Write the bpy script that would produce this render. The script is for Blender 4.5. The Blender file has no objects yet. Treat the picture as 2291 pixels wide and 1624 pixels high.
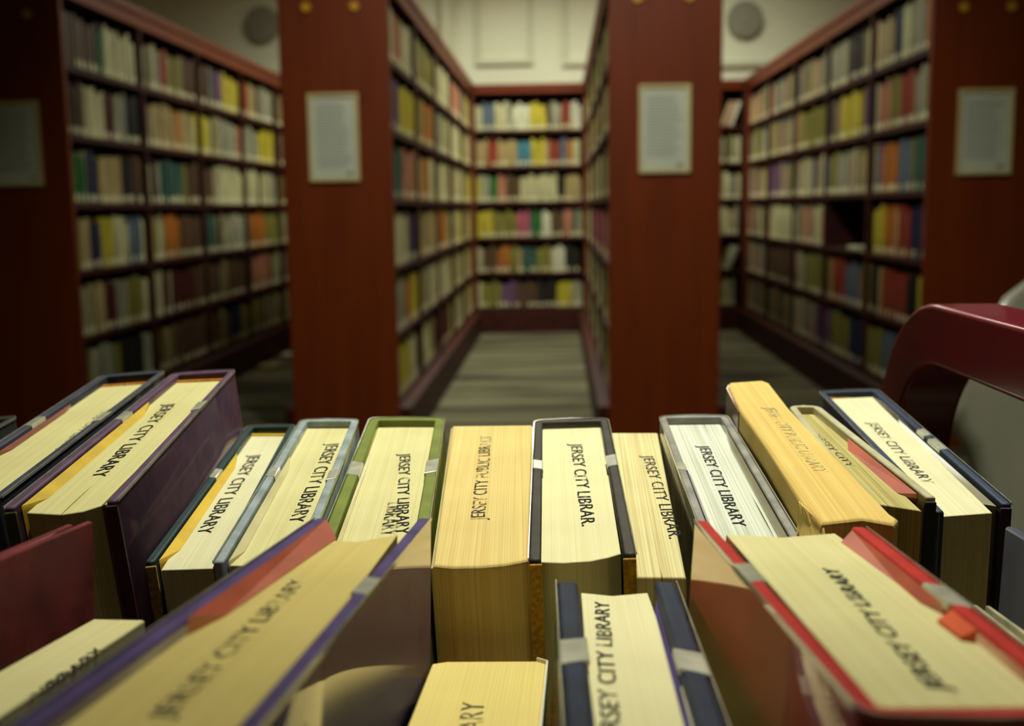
import bpy, bmesh, math, random
from mathutils import Matrix, Vector, Quaternion
random.seed(11)
SC = bpy.context.scene
COL = SC.collection
# ------------------------------------------------------------------ camera
cam_data = bpy.data.cameras.new('camera')
cam = bpy.data.objects.new('camera', cam_data); COL.objects.link(cam)
cam_data.sensor_width = 36.0
cam_data.lens = 2500.0 / 2291.0 * 36.0
cam_data.clip_start = 0.01
R = Matrix(((0.999045, 0.008224, 0.042911), (0.041361, 0.138529, -0.989494), (-0.014082, 0.990324, 0.138057)))
cam.matrix_world = Matrix.Translation((0, 0, 1.10)) @ R.to_4x4()
cam_data.dof.use_dof = True
cam_data.dof.focus_distance = 0.35
cam_data.dof.aperture_fstop = 13.0
cam_data.dof.aperture_blades = 7
SC.camera = cam
# ------------------------------------------------------------------ exposure
vs = SC.view_settings
vs.view_transform = 'Standard'; vs.look = 'None'; vs.exposure = 0.0; vs.gamma = 1.0; vs.use_curve_mapping = False
SC.cycles.max_bounces = 8
# ------------------------------------------------------------------ world and lights
w = bpy.data.worlds.new('world'); SC.world = w; w.use_nodes = True
w.node_tree.nodes['Background'].inputs[0].default_value = (0.9, 1.0, 0.62, 1)
w.node_tree.nodes['Background'].inputs[1].default_value = 0.012
LCOL = (1.0, 1.0, 0.86)
def area(name, loc, sx, sy, power, spread=180, rot=(0, 0, 0)):
    l = bpy.data.lights.new(name, 'AREA'); l.shape = 'RECTANGLE'; l.size = sx; l.size_y = sy
    l.energy = power; l.color = LCOL; l.spread = math.radians(spread)
    o = bpy.data.objects.new(name, l); COL.objects.link(o); o.location = loc; o.rotation_euler = rot
    return o
def spot(name, loc, target, power, size, blend, radius=0.05):
    l = bpy.data.lights.new(name, 'SPOT'); l.energy = power; l.color = LCOL
    l.spot_size = math.radians(size); l.spot_blend = blend; l.shadow_soft_size = radius
    o = bpy.data.objects.new(name, l); COL.objects.link(o); o.location = loc
    o.rotation_euler = (Vector(target) - Vector(loc)).to_track_quat('-Z', 'Y').to_euler()
    return o
CEIL = 3.6
# troffers over the centre aisle and over the wall; unseen spots over the cart and the bookcase ends, plus lamps added for the chair
TROFFERS = [(-0.25, 6.4, 0.6, 1.2, 30), (-0.25, 8.3, 0.6, 1.2, 68), (1.3, 8.7, 0.3, 1.2, 26), (-1.75, 8.7, 0.3, 1.2, 12), (1.6, 1.7, 0.3, 1.2, 1.5)]  # last troffer is an unseen fill, added to brighten the chair side
for x, y, sx, sy, p in TROFFERS:
    area('troffer_light', (x, y, CEIL - 0.06), sx, sy, p, 150)
spot('unseen_spot', (0.12, 1.05, CEIL - 0.05), (0.10, 0.56, 1.0), 400, 24, 1.0, 0.10)  # unseen spot, cone narrowed so the outer cart books fall off darker
spot('unseen_spot', (-0.05, 2.6, CEIL - 0.05), (0.02, 5.0, 1.0), 330, 86, 1.0, 0.10)
spot('unseen_spot', (0.95, 0.6, CEIL - 0.05), (0.66, 1.5, 0.85), 110, 20, 1.0, 0.08)  # unseen spot added to brighten the chair only
UNSEEN_SPOTS = [(0.95, 0.6), (0.12, 1.05), (-0.05, 2.6)]  # first fixture houses the spot added for the chair
# ------------------------------------------------------------------ helpers
def srgb(c):
    return tuple((v / 255 / 12.92) if v / 255 <= 0.04045 else ((v / 255 + 0.055) / 1.055) ** 2.4 for v in c) + (1,)
MATS = {}
def mat(name, rgb, rough=0.6, coat=0.0, coat_rough=0.05, var=0.0, scale=8.0, stretch=(1, 1, 1), rgb2=None, bump=0.0,
        metallic=0.0, spec=0.5, thin=None, alpha=1.0, trans=0.0, emit=0.0, contrast=(0.35, 0.65), detail=3.0):
    if name in MATS: return MATS[name]
    m = bpy.data.materials.new(name); m.use_nodes = True
    nt = m.node_tree; b = nt.nodes['Principled BSDF']; N = nt.nodes; L = nt.links
    b.inputs['Base Color'].default_value = srgb(rgb)
    b.inputs['Roughness'].default_value = rough
    b.inputs['Coat Weight'].default_value = coat; b.inputs['Coat Roughness'].default_value = coat_rough
    b.inputs['Metallic'].default_value = metallic; b.inputs['Specular IOR Level'].default_value = spec
    b.inputs['Alpha'].default_value = alpha; b.inputs['Transmission Weight'].default_value = trans
    if emit:
        b.inputs['Emission Color'].default_value = srgb(rgb); b.inputs['Emission Strength'].default_value = emit
    if var or rgb2 or bump:
        tc = N.new('ShaderNodeTexCoord'); mp = N.new('ShaderNodeMapping'); mp.inputs['Scale'].default_value = stretch
        no = N.new('ShaderNodeTexNoise'); no.inputs['Scale'].default_value = scale; no.inputs['Detail'].default_value = detail
        L.new(tc.outputs['Object'], mp.inputs[0]); L.new(mp.outputs[0], no.inputs['Vector'])
        cr = N.new('ShaderNodeValToRGB'); L.new(no.outputs['Fac'], cr.inputs[0])
        c2 = rgb2 or tuple(max(0, v * (1 - var)) for v in rgb)
        cr.color_ramp.elements[0].position = contrast[0]; cr.color_ramp.elements[1].position = contrast[1]
        cr.color_ramp.elements[0].color = srgb(c2); cr.color_ramp.elements[1].color = srgb(rgb)
        L.new(cr.outputs[0], b.inputs['Base Color'])
        if bump:
            bp = N.new('ShaderNodeBump'); bp.inputs['Strength'].default_value = bump; bp.inputs['Distance'].default_value = 0.001
            L.new(no.outputs['Fac'], bp.inputs['Height']); L.new(bp.outputs[0], b.inputs['Normal'])
    MATS[name] = m; return m
def paper(name, rgb, line, dens=420, amount=0.5, lines=0.0):
    """edges of a block of pages: fine lines that run along the leaves, plus a few open gaps"""
    if name in MATS: return MATS[name]
    m = bpy.data.materials.new(name); m.use_nodes = True
    nt = m.node_tree; b = nt.nodes['Principled BSDF']; N = nt.nodes; L = nt.links
    b.inputs['Roughness'].default_value = 0.85; b.inputs['Specular IOR Level'].default_value = 0.15
    tc = N.new('ShaderNodeTexCoord')
    def noise(sc, st, det=2.0):
        mp = N.new('ShaderNodeMapping'); mp.inputs['Scale'].default_value = st
        no = N.new('ShaderNodeTexNoise'); no.inputs['Scale'].default_value = sc; no.inputs['Detail'].default_value = det
        L.new(tc.outputs['Object'], mp.inputs[0]); L.new(mp.outputs[0], no.inputs['Vector']); return no.outputs['Fac']
    def ramp(f, p0, c0, p1, c1):
        cr = N.new('ShaderNodeValToRGB'); L.new(f, cr.inputs[0])
        cr.color_ramp.elements[0].position = p0; cr.color_ramp.elements[0].color = c0
        cr.color_ramp.elements[1].position = p1; cr.color_ramp.elements[1].color = c1
        return cr.outputs[0]
    fine = noise(1.0, (dens * 6, 6, 6)); blot = noise(18, (1, 1, 1)); gap = noise(1.0, (dens, 5, 5), 1.0)
    mix = N.new('ShaderNodeMix'); mix.data_type = 'RGBA'; mix.blend_type = 'MULTIPLY'; mix.inputs[0].default_value = amount
    L.new(ramp(blot, 0.3, srgb(tuple(v * 0.93 for v in rgb)), 0.7, srgb(rgb)), mix.inputs[6])
    L.new(ramp(fine, 0.3, srgb(line), 0.6, (1, 1, 1, 1)), mix.inputs[7])
    out = mix.outputs[2]
    if lines:
        m2 = N.new('ShaderNodeMix'); m2.data_type = 'RGBA'; m2.blend_type = 'MULTIPLY'; m2.inputs[0].default_value = 1.0
        L.new(out, m2.inputs[6]); L.new(ramp(gap, lines - 0.015, (0.22, 0.19, 0.12, 1), lines, (1, 1, 1, 1)), m2.inputs[7]); out = m2.outputs[2]
    L.new(out, b.inputs['Base Color'])
    bp = N.new('ShaderNodeBump'); bp.inputs['Strength'].default_value = 0.25; bp.inputs['Distance'].default_value = 0.0006
    L.new(fine, bp.inputs['Height']); L.new(bp.outputs[0], b.inputs['Normal'])
    MATS[name] = m; return m
def link(name, me, m, parent=None, label=None):
    o = bpy.data.objects.new(name, me); COL.objects.link(o)
    if m is not None and not me.materials: me.materials.append(m)
    if parent is not None: o.parent = parent
    if label: o['label'] = label
    return o
def tag(o, label=None, cat=None, group=None, kind=None):
    if label: o['label'] = label
    if cat: o['category'] = cat
    if group: o['group'] = group
    if kind: o['kind'] = kind
    return o
def bm_obj(name, bm, m, parent=None, label=None, smooth=False):
    bmesh.ops.recalc_face_normals(bm, faces=bm.faces)
    me = bpy.data.meshes.new(name); bm.to_mesh(me); bm.free()
    if smooth:
        for p in me.polygons: p.use_smooth = True
    return link(name, me, m, parent, label)
def bbox_bm(bm, x0, x1, y0, y1, z0, z1, bev=0.0):
    vs_ = [bm.verts.new(p) for p in ((x0, y0, z0), (x1, y0, z0), (x1, y1, z0), (x0, y1, z0), (x0, y0, z1), (x1, y0, z1), (x1, y1, z1), (x0, y1, z1))]
    fs = [bm.faces.new([vs_[i] for i in f]) for f in ((3, 2, 1, 0), (4, 5, 6, 7), (0, 1, 5, 4), (1, 2, 6, 5), (2, 3, 7, 6), (3, 0, 4, 7))]
    if bev:
        es = list({e for f in fs for e in f.edges})
        bmesh.ops.bevel(bm, geom=es, offset=bev, segments=2, affect='EDGES', profile=0.5)
def box(name, x0, x1, y0, y1, z0, z1, m, parent=None, bev=0.0, label=None):
    bm = bmesh.new(); bbox_bm(bm, x0, x1, y0, y1, z0, z1, bev); return bm_obj(name, bm, m, parent, label)
def prism_bm(bm, poly, z0, z1):
    a = [bm.verts.new((x, y, z0)) for x, y in poly]; b = [bm.verts.new((x, y, z1)) for x, y in poly]
    n = len(poly); fs = [bm.faces.new(list(reversed(a))), bm.faces.new(b)]
    for i in range(n): bm.faces.new((a[i], a[(i + 1) % n], b[(i + 1) % n], b[i]))
    return fs
def prism(name, poly, z0, z1, m, parent=None, bev=0.0, seg=2, label=None, smooth=False):
    bm = bmesh.new(); prism_bm(bm, poly, z0, z1)
    bmesh.ops.recalc_face_normals(bm, faces=bm.faces)
    if bev:
        es = [e for e in bm.edges if abs(e.verts[0].co.z - z1) < 1e-7 and abs(e.verts[1].co.z - z1) < 1e-7]
        bmesh.ops.bevel(bm, geom=es, offset=bev, segments=seg, affect='EDGES', profile=0.5)
    o = bm_obj(name, bm, m, parent, label)
    if smooth:
        for p in o.data.polygons: p.use_smooth = p.area > 0 and abs(p.normal.z) < 0.999
    return o
def cyl_bm(bm, c, r, h, axis='z', n=24, r2=None):
    Mx = {'z': Matrix(), 'y': Matrix.Rotation(-math.pi / 2, 4, 'X'), 'x': Matrix.Rotation(math.pi / 2, 4, 'Y')}[axis]
    bmesh.ops.create_cone(bm, cap_ends=True, segments=n, radius1=r, radius2=r if r2 is None else r2, depth=h, matrix=Matrix.Translation(c) @ Mx)
def structure(o): o['kind'] = 'structure'; return o
BOOKS={'B0':{'loc':[-0.22525,0.40556,0.77942],'rot':[[0.996193,-0.001599,-0.087156],[-0.003719,0.998142,-0.060816],[0.087091,0.060909,0.994337]],'H':231.8,'o':[(-16.0,66.37),(16.0,66.12),(19.42,-69.09),(-19.42,-63.4)],'st':[]},
'B1':{'loc':[-0.17379,0.42873,0.78181],'rot':[[0.993236,-0.092827,-0.069756],[0.088966,0.994428,-0.056555],[0.074618,0.049966,0.99596]],'H':240.03,'o':[(-15.28,96.5),(15.28,93.47),(14.84,-99.81),(-14.84,-90.17)],'st':[('JERSEY CITY LIBRARY',(4.2,29.38),(6.06,-34.7),4.9)]},
'B2':{'loc':[-0.12638,0.40592,0.77932],'rot':[[0.992568,-0.084933,-0.087156],[0.078992,0.99445,-0.069491],[0.092574,0.06209,0.993768]],'H':247.37,'o':[(-14.5,93.5),(14.5,86.42),(16.64,-92.33),(-16.64,-87.59)],'pg':[(-12.49,85.88),(11.28,78.08),(10.96,-85.36),(5.81,-90.17),(0.18,-90.89),(-11.68,-85.27)],'st':[('JERSEY CITY LIBRARY',(-7.22,42.93),(-4.78,-55.63),6.16)]},
'B3':{'loc':[-0.10177,0.40715,0.78105],'rot':[[0.991488,-0.103903,-0.078459],[0.100361,0.993801,-0.04783],[0.082942,0.039549,0.995769]],'H':222.09,'o':[(-11.33,91.34),(11.33,82.57),(12.53,-92.06),(-12.53,-81.84)],'pg':[(-10.34,82.98),(8.88,74.42),(8.49,-86.07),(-8.01,-82.35)],'st':[('JERSEY CITY LIBRARY',(-4.83,47.04),(-5.76,-51.62),6.33)]},
'B4':{'loc':[-0.07434,0.38339,0.77778],'rot':[[0.995112,-0.077624,-0.061049],[0.073908,0.995402,-0.060935],[0.065498,0.056125,0.996273]],'H':233.34,'o':[(-12.34,83.72),(12.34,75.88),(12.74,-82.82),(-12.74,-76.78)],'pg':[(-10.89,86.72),(8.63,82.29),(8.11,-77.02),(-9.54,-72.87)],'st':[('JERSEY CITY LIBRARY',(0.58,51.23),(0.17,-40.4),6.38)]},
'B5':{'loc':[-0.04933,0.39552,0.77801],'rot':[[0.997044,-0.063249,-0.043619],[0.060327,0.996038,-0.065341],[0.047579,0.062516,0.996909]],'H':230.69,'o':[(-16.01,84.25),(16.01,75.93),(15.9,-82.9),(-15.9,-77.28)],'pg':[(-14.14,78.07),(12.53,73.55),(12.93,-78.83),(-15.03,-73.95)],'st':[('JERSEY CITY LIBRARY',(-1.35,34.91),(4.15,-53.79),5.46),('LIBRARY',(0.57,-23.15),(0.8,-54.33),4.8)]},
'B6':{'loc':[-0.0177,0.39408,0.77765],'rot':[[0.998767,-0.035311,-0.034899],[0.032976,0.997317,-0.065363],[0.037114,0.064132,0.997251]],'H':228.6,'o':[(-16.69,78.69),(16.69,73.79),(13.65,-74.92),(7.11,-77.45),(0.23,-78.26),(-7.96,-77.58),(-13.38,-75.58)],'st':[('JERSEY CITY PUBLIC LIBRARY',(1.92,-40.12),(1.64,59.15),6.06)]},
'B7':{'loc':[0.01119,0.39628,0.77788],'rot':[[0.999616,-0.009127,-0.026177],[0.007515,0.998108,-0.061028],[0.026684,0.060807,0.997793]],'H':229.89,'o':[(-15.3,77.86),(15.3,77.47),(15.13,-76.46),(-15.13,-78.87)],'pg':[(-13.02,84.67),(12.15,83.56),(11.25,-69.07),(7.36,-71.92),(2.15,-74.28),(-5.51,-75.06),(-12.0,-73.87)],'st':[('JERSEY CITY LIBRAR.',(-2.41,49.58),(-0.66,-45.33),5.85)]},
'B8':{'loc':[0.03302,0.39413,0.77763],'rot':[[0.999725,0.015685,-0.017452],[-0.016938,0.997107,-0.074097],[0.01624,0.074372,0.997098]],'H':225.21,'o':[(-9.36,74.91),(9.36,73.67),(6.82,-74.62),(-6.82,-73.96)],'st':[('JERSEY CITY LIBRAR.',(-0.02,41.78),(3.27,-45.11),5.39)]},
'B9':{'loc':[0.0581,0.38727,0.77763],'rot':[[0.999815,-0.008118,-0.017452],[0.006725,0.996896,-0.078447],[0.018035,0.078315,0.996765]],'H':232.72,'o':[(-13.58,78.69),(13.58,77.46),(13.82,-78.77),(-13.82,-77.38)],'pg':[(-10.52,77.05),(10.5,77.12),(11.61,-75.21),(-10.32,-74.13)],'st':[('JERSEY CITY LIBRARY',(-3.42,45.12),(-3.77,-39.24),5.28)]},
'B10':{'loc':[0.07667,0.40234,0.77823],'rot':[[0.999946,-0.005614,0.008727],[0.006245,0.997231,-0.074106],[-0.008286,0.074156,0.997212]],'H':242.51,'o':[(-7.53,81.41),(6.97,85.52),(9.02,80.57),(8.57,38.88),(12.45,-78.65),(13.36,-82.57),(10.78,-86.78),(3.49,-82.69),(-8.68,-86.33),(-10.18,-69.95),(-9.68,-14.33),(-10.54,36.81),(-9.14,75.74)],'st':[('JERSEY CITY PUBLIC LIBRARY',(-2.59,38.86),(-1.57,-41.1),5.58)]},
'B11':{'loc':[0.09878,0.40107,0.77821],'rot':[[0.999899,-0.014204,0.0],[0.014185,0.998529,-0.052336],[0.000743,0.052331,0.99863]],'H':238.34,'o':[(-6.11,60.15),(6.11,59.62),(11.66,-60.17),(-11.66,-59.6)],'pg':[(-3.46,56.34),(5.18,58.28),(6.21,-64.79),(-7.34,-56.48)],'st':[('JERSEY CITY',(-5.25,25.85),(-3.63,-18.21),3.36)]},
'B12':{'loc':[0.13205,0.44618,0.78201],'rot':[[0.999587,0.028741,0.0],[-0.028708,0.998436,-0.047978],[-0.001379,0.047958,0.998848]],'H':227.03,'o':[(-13.99,85.12),(13.99,89.96),(13.12,-83.44),(-13.12,-91.63)],'pg':[(-11.58,81.31),(11.15,87.01),(7.2,-84.35),(-11.01,-88.73)],'st':[('JERSEY CITY LIBRARY',(-4.69,35.24),(-6.59,-52.43),5.38)]},
'F0':{'loc':[-0.12662,0.20395,0.79454],'rot':[[0.998876,-0.047389,0.0],[0.047036,0.991431,0.121869],[-0.005775,-0.121732,0.992546]],'H':231.68,'o':[(-2.58,51.79),(2.58,56.76),(1.61,-52.5),(-1.61,-56.06)],'st':[]},
'F1':{'loc':[-0.11068,0.1866,0.79407],'rot':[[0.99751,0.07052,0.0],[-0.070252,0.993715,0.087156],[0.006146,-0.086939,0.996195]],'H':213.74,'o':[(-6.41,49.98),(6.41,50.19),(8.23,-50.19),(-8.23,-49.98)],'st':[('LIBRARY',(10.56,-2.01),(8.75,27.76),3.36),('CITY',(12.59,-35.73),(11.24,-14.92),2.48)]},
'F2':{'loc':[-0.05764,0.18597,0.79446],'rot':[[0.998593,0.050075,0.017452],[-0.051411,0.994868,0.087142],[-0.012999,-0.087917,0.996043]],'H':232.7,'o':[(-15.05,77.2),(15.05,81.11),(16.61,-77.33),(-16.61,-80.98)],'pg':[(-11.28,64.21),(-0.43,62.9),(7.72,72.7),(11.04,-6.21),(12.49,-69.06),(-13.65,-72.95)],'st':[('JERSEY CITY LIBRARY',(1.78,-58.01),(-0.8,23.16),4.73)]},
'F4':{'loc':[-0.02683,0.23583,0.79032],'rot':[[0.999277,0.01506,0.034899],[-0.018053,0.996036,0.087103],[-0.033449,-0.08767,0.995588]],'H':192.88,'o':[(-15.03,29.0),(-11.25,31.38),(12.56,34.94),(15.26,33.03),(14.91,-30.76),(-14.91,-34.24)],'st':[('LIBRARY',(2.76,-34.47),(1.41,1.28),5.38)]},
'F5':{'loc':[-0.00735,0.22996,0.79038],'rot':[[0.998762,-0.03546,0.034899],[0.032307,0.995675,0.087103],[-0.037837,-0.085867,0.995588]],'H':192.54,'o':[(-0.73,37.0),(0.73,37.86),(1.48,-37.34),(-1.48,-37.52)],'st':[]},
'F6':{'loc':[0.00307,0.20319,0.79344],'rot':[[0.998629,-0.00045,0.052336],[-0.004113,0.996197,0.087036],[-0.052176,-0.087132,0.994829]],'H':215.76,'o':[(-15.74,58.66),(15.74,63.86),(13.91,-59.32),(-13.91,-63.2)],'pg':[(-9.22,58.38),(-1.17,56.86),(8.33,61.94),(9.23,-30.97),(9.3,-53.02),(-9.2,-55.59)],'st':[('JERSEY CITY LIBRARY',(-3.04,-44.04),(-1.27,49.9),4.82)]},
'F7':{'loc':[0.04118,0.19326,0.79496],'rot':[[0.997412,-0.017425,0.069756],[0.011322,0.996149,0.086943],[-0.071003,-0.085929,0.993768]],'H':231.25,'o':[(-22.32,64.31),(22.32,69.48),(18.27,-63.54),(-18.27,-70.25)],'pg':[(-14.41,62.97),(-0.21,63.53),(15.67,73.45),(18.33,-5.93),(18.16,-51.93),(-12.5,-58.38)],'st':[('JERSEY CITY LIBRARY',(2.24,-49.23),(6.1,30.52),4.53)]},
'F8':{'loc':[0.09783,0.22958,0.79054],'rot':[[0.997357,0.020313,0.069756],[-0.026364,0.995864,0.086943],[-0.067702,-0.088553,0.993768]],'H':206.71,'o':[(-2.3,47.68),(2.3,47.62),(3.15,-46.98),(-3.15,-48.32)],'st':[]},
'F9':{'loc':[0.11492,0.22921,0.79172],'rot':[[0.991859,0.106532,0.069756],[-0.112431,0.989849,0.086943],[-0.059786,-0.094078,0.993768]],'H':224.14,'o':[(-12.51,60.14),(12.51,67.75),(8.77,-61.0),(-8.77,-66.9)],'st':[]}}
SHELF_COLOURS={'left':{5:[(5.09,5.39,'brown'),(5.39,5.47,'black'),(5.46,5.51,'green'),(5.53,5.97,'cream'),(6.14,6.29,'grey'),(6.29,6.42,'red'),(6.44,6.64,'olive'),(6.66,7.08,'brown'),(7.27,7.45,'purple'),(7.47,7.84,'yellow'),(7.89,8.07,'red'),(8.37,8.77,'grey')],4:[(5.02,5.12,'brown'),(5.12,5.16,'black'),(5.16,5.24,'brown'),(5.24,5.5,'cream'),(5.5,5.61,'maroon'),(5.61,5.76,'grey'),(5.76,5.97,'black'),(6.14,6.49,'tan'),(6.5,6.58,'orange'),(6.59,6.8,'tan'),(6.82,7.13,'yellow'),(7.32,7.73,'grey'),(7.75,7.93,'salmon'),(7.95,8.25,'grey'),(8.31,8.84,'yellow')],3:[(5.07,5.21,'green'),(5.22,5.36,'navy'),(5.36,5.65,'tan'),(5.67,5.82,'black'),(5.82,5.99,'brown'),(6.21,6.58,'teal'),(6.58,6.66,'olive'),(6.66,7.18,'brown'),(7.32,8.25,'cream'),(8.57,8.91,'grey')],2:[(5.09,5.21,'tan'),(5.22,5.35,'navy'),(5.35,5.5,'yellow'),(5.5,5.71,'cream'),(5.72,5.88,'blue'),(5.88,6.03,'cream'),(6.22,6.5,'orange'),(6.5,6.95,'brown'),(6.98,7.18,'teal'),(7.42,7.89,'grey'),(8.01,8.37,'orange'),(8.37,8.91,'olive')],1:[(5.19,5.34,'tan'),(5.35,5.48,'maroon'),(5.49,5.64,'grey'),(5.64,5.88,'olive'),(5.88,6.17,'cream'),(6.29,6.74,'maroon'),(6.74,7.18,'brown'),(7.37,8.01,'brown'),(8.01,8.5,'salmon')],0:[(5.21,5.42,'grey'),(5.43,5.54,'olive'),(5.55,5.82,'black'),(5.83,6.01,'grey'),(6.29,7.18,'brown'),(7.42,7.67,'navy'),(7.67,8.25,'olive')]},
'middle':{5:[(4.91,5.28,'cream'),(5.3,5.55,'salmon'),(5.55,5.95,'cream'),(6.15,6.94,'olive'),(7.21,7.81,'cream'),(7.94,8.76,'salmon')],4:[(4.96,5.14,'grey'),(5.14,5.43,'purple'),(5.43,6.15,'yellow'),(6.36,6.82,'orange'),(6.87,7.5,'grey'),(7.65,8.72,'cream')],3:[(5.11,5.43,'teal'),(5.43,6.15,'salmon'),(6.25,6.58,'orange'),(6.58,7.5,'cream')],2:[(5.14,5.68,'cream'),(5.68,5.95,'navy'),(6.25,6.87,'tan'),(6.94,7.5,'orange')],1:[(5.14,5.43,'grey'),(5.43,5.65,'orange'),(5.65,6.15,'yellow'),(6.47,7.65,'cream')],0:[(5.21,5.55,'yellow'),(5.55,5.86,'cream'),(5.86,6.01,'black'),(6.01,6.36,'cream'),(6.7,7.65,'maroon')]},
'right':{5:[(4.88,5.04,'brown'),(5.05,5.17,'orange'),(5.18,5.32,'grey'),(5.33,5.49,'cream'),(5.5,5.64,'navy'),(5.65,5.87,'tan'),(5.94,6.14,'cream'),(6.16,6.48,'black'),(6.53,6.86,'grey')],4:[(4.94,5.11,'olive'),(5.11,5.27,'grey'),(5.28,5.49,'red'),(5.5,5.68,'olive'),(5.69,5.84,'salmon'),(5.91,6.12,'purple'),(6.16,6.59,'yellow'),(6.98,7.71,'olive')],3:[(4.94,5.09,'purple'),(5.1,5.27,'teal'),(5.29,5.49,'blue'),(5.5,5.76,'orange'),(5.77,5.87,'purple'),(5.94,6.16,'tan'),(6.33,6.66,'grey'),(6.67,6.86,'olive'),(8.44,8.8,'purple')],2:[(4.94,5.09,'cream'),(5.1,5.27,'navy'),(5.28,5.47,'red'),(5.48,5.68,'orange'),(5.69,5.89,'yellow'),(5.9,6.91,'EMPTY'),(7.94,8.71,'cream')],1:[(4.96,5.14,'yellow'),(5.15,5.3,'black'),(5.31,5.74,'red'),(5.75,5.91,'black'),(6.12,6.45,'blue'),(6.47,6.75,'red'),(6.77,7.36,'olive'),(7.94,9.0,'brown')],0:[(4.96,5.16,'brown'),(5.17,5.47,'purple'),(5.48,5.7,'blue'),(5.71,6.0,'olive'),(6.01,6.33,'navy'),(6.34,6.75,'olive'),(6.76,7.11,'purple')]},
'post':{2:[(5.56,8.33,'pink')],5:[(5.45,8.82,'olive')],4:[(5.45,8.82,'tan')]},
'back':{5:[(-0.748,-0.654,'cream'),(-0.65,-0.551,'blue'),(-0.543,-0.441,'cream'),(-0.437,-0.386,'grey'),(-0.382,-0.252,'white'),(-0.248,-0.102,'yellow'),(-0.094,-0.055,'black'),(-0.047,0.024,'grey'),(0.028,0.098,'red'),(0.102,0.22,'white')],4:[(-0.748,-0.606,'tan'),(-0.602,-0.531,'red'),(-0.528,-0.35,'tan'),(-0.346,-0.244,'cyan'),(-0.236,-0.102,'yellow'),(-0.094,0.004,'red'),(0.008,0.067,'blue'),(0.071,0.122,'orange'),(0.126,0.22,'cream')],3:[(-0.748,-0.701,'yellow'),(-0.697,-0.598,'grey'),(-0.591,-0.528,'green'),(-0.524,-0.449,'salmon'),(-0.441,-0.331,'brown'),(-0.323,-0.028,'cream'),(-0.024,0.043,'black'),(0.047,0.189,'tan')],2:[(-0.709,-0.591,'yellow'),(-0.587,-0.386,'olive'),(-0.382,-0.268,'pink'),(-0.264,-0.228,'teal'),(-0.224,-0.138,'green'),(-0.134,-0.055,'white'),(-0.047,0.024,'brown'),(0.028,0.114,'salmon'),(0.118,0.173,'teal')],1:[(-0.669,-0.535,'brown'),(-0.531,-0.433,'orange'),(-0.429,-0.35,'olive'),(-0.346,-0.181,'teal'),(-0.177,-0.075,'olive'),(-0.071,0.051,'white'),(0.055,0.197,'black')],0:[(-0.669,-0.528,'olive'),(-0.524,-0.386,'purple'),(-0.382,-0.201,'brown'),(-0.197,-0.031,'black'),(-0.028,0.102,'yellow'),(0.106,0.205,'grey')]}}
# ------------------------------------------------------------------ materials of the place
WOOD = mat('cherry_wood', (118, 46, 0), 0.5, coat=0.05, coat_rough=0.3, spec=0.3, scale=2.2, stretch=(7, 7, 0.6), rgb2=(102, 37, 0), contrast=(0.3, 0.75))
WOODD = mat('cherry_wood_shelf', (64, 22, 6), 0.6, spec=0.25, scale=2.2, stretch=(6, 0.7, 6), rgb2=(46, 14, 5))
BRASS = mat('brass', (206, 150, 30), 0.4, metallic=0.15)
PLASTER = mat('cream_paint', (212, 216, 186), 0.8, var=0.03, scale=1.5)
MOULD = mat('cream_moulding', (192, 195, 164), 0.7, var=0.03, scale=4)
CEILM = mat('ceiling_white', (225, 225, 205), 0.9, var=0.02, scale=3)
NOTICE = mat('notice_paper', (200, 203, 182), 0.7, var=0.03, scale=6)
FRAME = mat('notice_frame', (205, 190, 130), 0.5, var=0.05, scale=6)
PRINT = mat('notice_print', (140, 142, 128), 0.8, var=0.1, scale=200)
GREY = mat('speaker_grey', (132, 134, 112), 0.6, var=0.08, scale=60)
# ------------------------------------------------------------------ room
def carpet():
    m = bpy.data.materials.new('striped_carpet'); m.use_nodes = True; nt = m.node_tree; N = nt.nodes; L = nt.links
    b = N['Principled BSDF']; b.inputs['Roughness'].default_value = 0.95; b.inputs['Specular IOR Level'].default_value = 0.1
    tc = N.new('ShaderNodeTexCoord'); mp = N.new('ShaderNodeMapping'); mp.inputs['Scale'].default_value = (0.7, 5.0, 1)
    no = N.new('ShaderNodeTexNoise'); no.inputs['Scale'].default_value = 1.0; no.inputs['Detail'].default_value = 4
    L.new(tc.outputs['Object'], mp.inputs[0]); L.new(mp.outputs[0], no.inputs['Vector'])
    cr = N.new('ShaderNodeValToRGB'); L.new(no.outputs['Fac'], cr.inputs[0])
    cr.color_ramp.elements[0].position = 0.38; cr.color_ramp.elements[0].color = srgb((58, 56, 42))
    cr.color_ramp.elements[1].position = 0.62; cr.color_ramp.elements[1].color = srgb((112, 108, 82))
    L.new(cr.outputs[0], b.inputs['Base Color'])
    return m
structure(box('floor', -4.2, 4.2, -1.5, 10.3, -0.05, 0, carpet()))
structure(box('ceiling', -4.2, 4.2, -1.5, 10.3, CEIL, CEIL + 0.05, CEILM))
structure(box('wall_back', -4.2, 4.2, 10.2, 10.3, 0, CEIL, PLASTER))
structure(box('wall_left', -4.3, -4.2, -1.5, 10.3, 0, CEIL, PLASTER))
structure(box('wall_right', 4.2, 4.3, -1.5, 10.3, 0, CEIL, PLASTER))
structure(box('wall_front', -4.2, 4.2, -1.6, -1.5, 0, CEIL, PLASTER))
structure(box('baseboard_back', -4.2, 4.2, 10.185, 10.2, 0, 0.12, MOULD))
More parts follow.
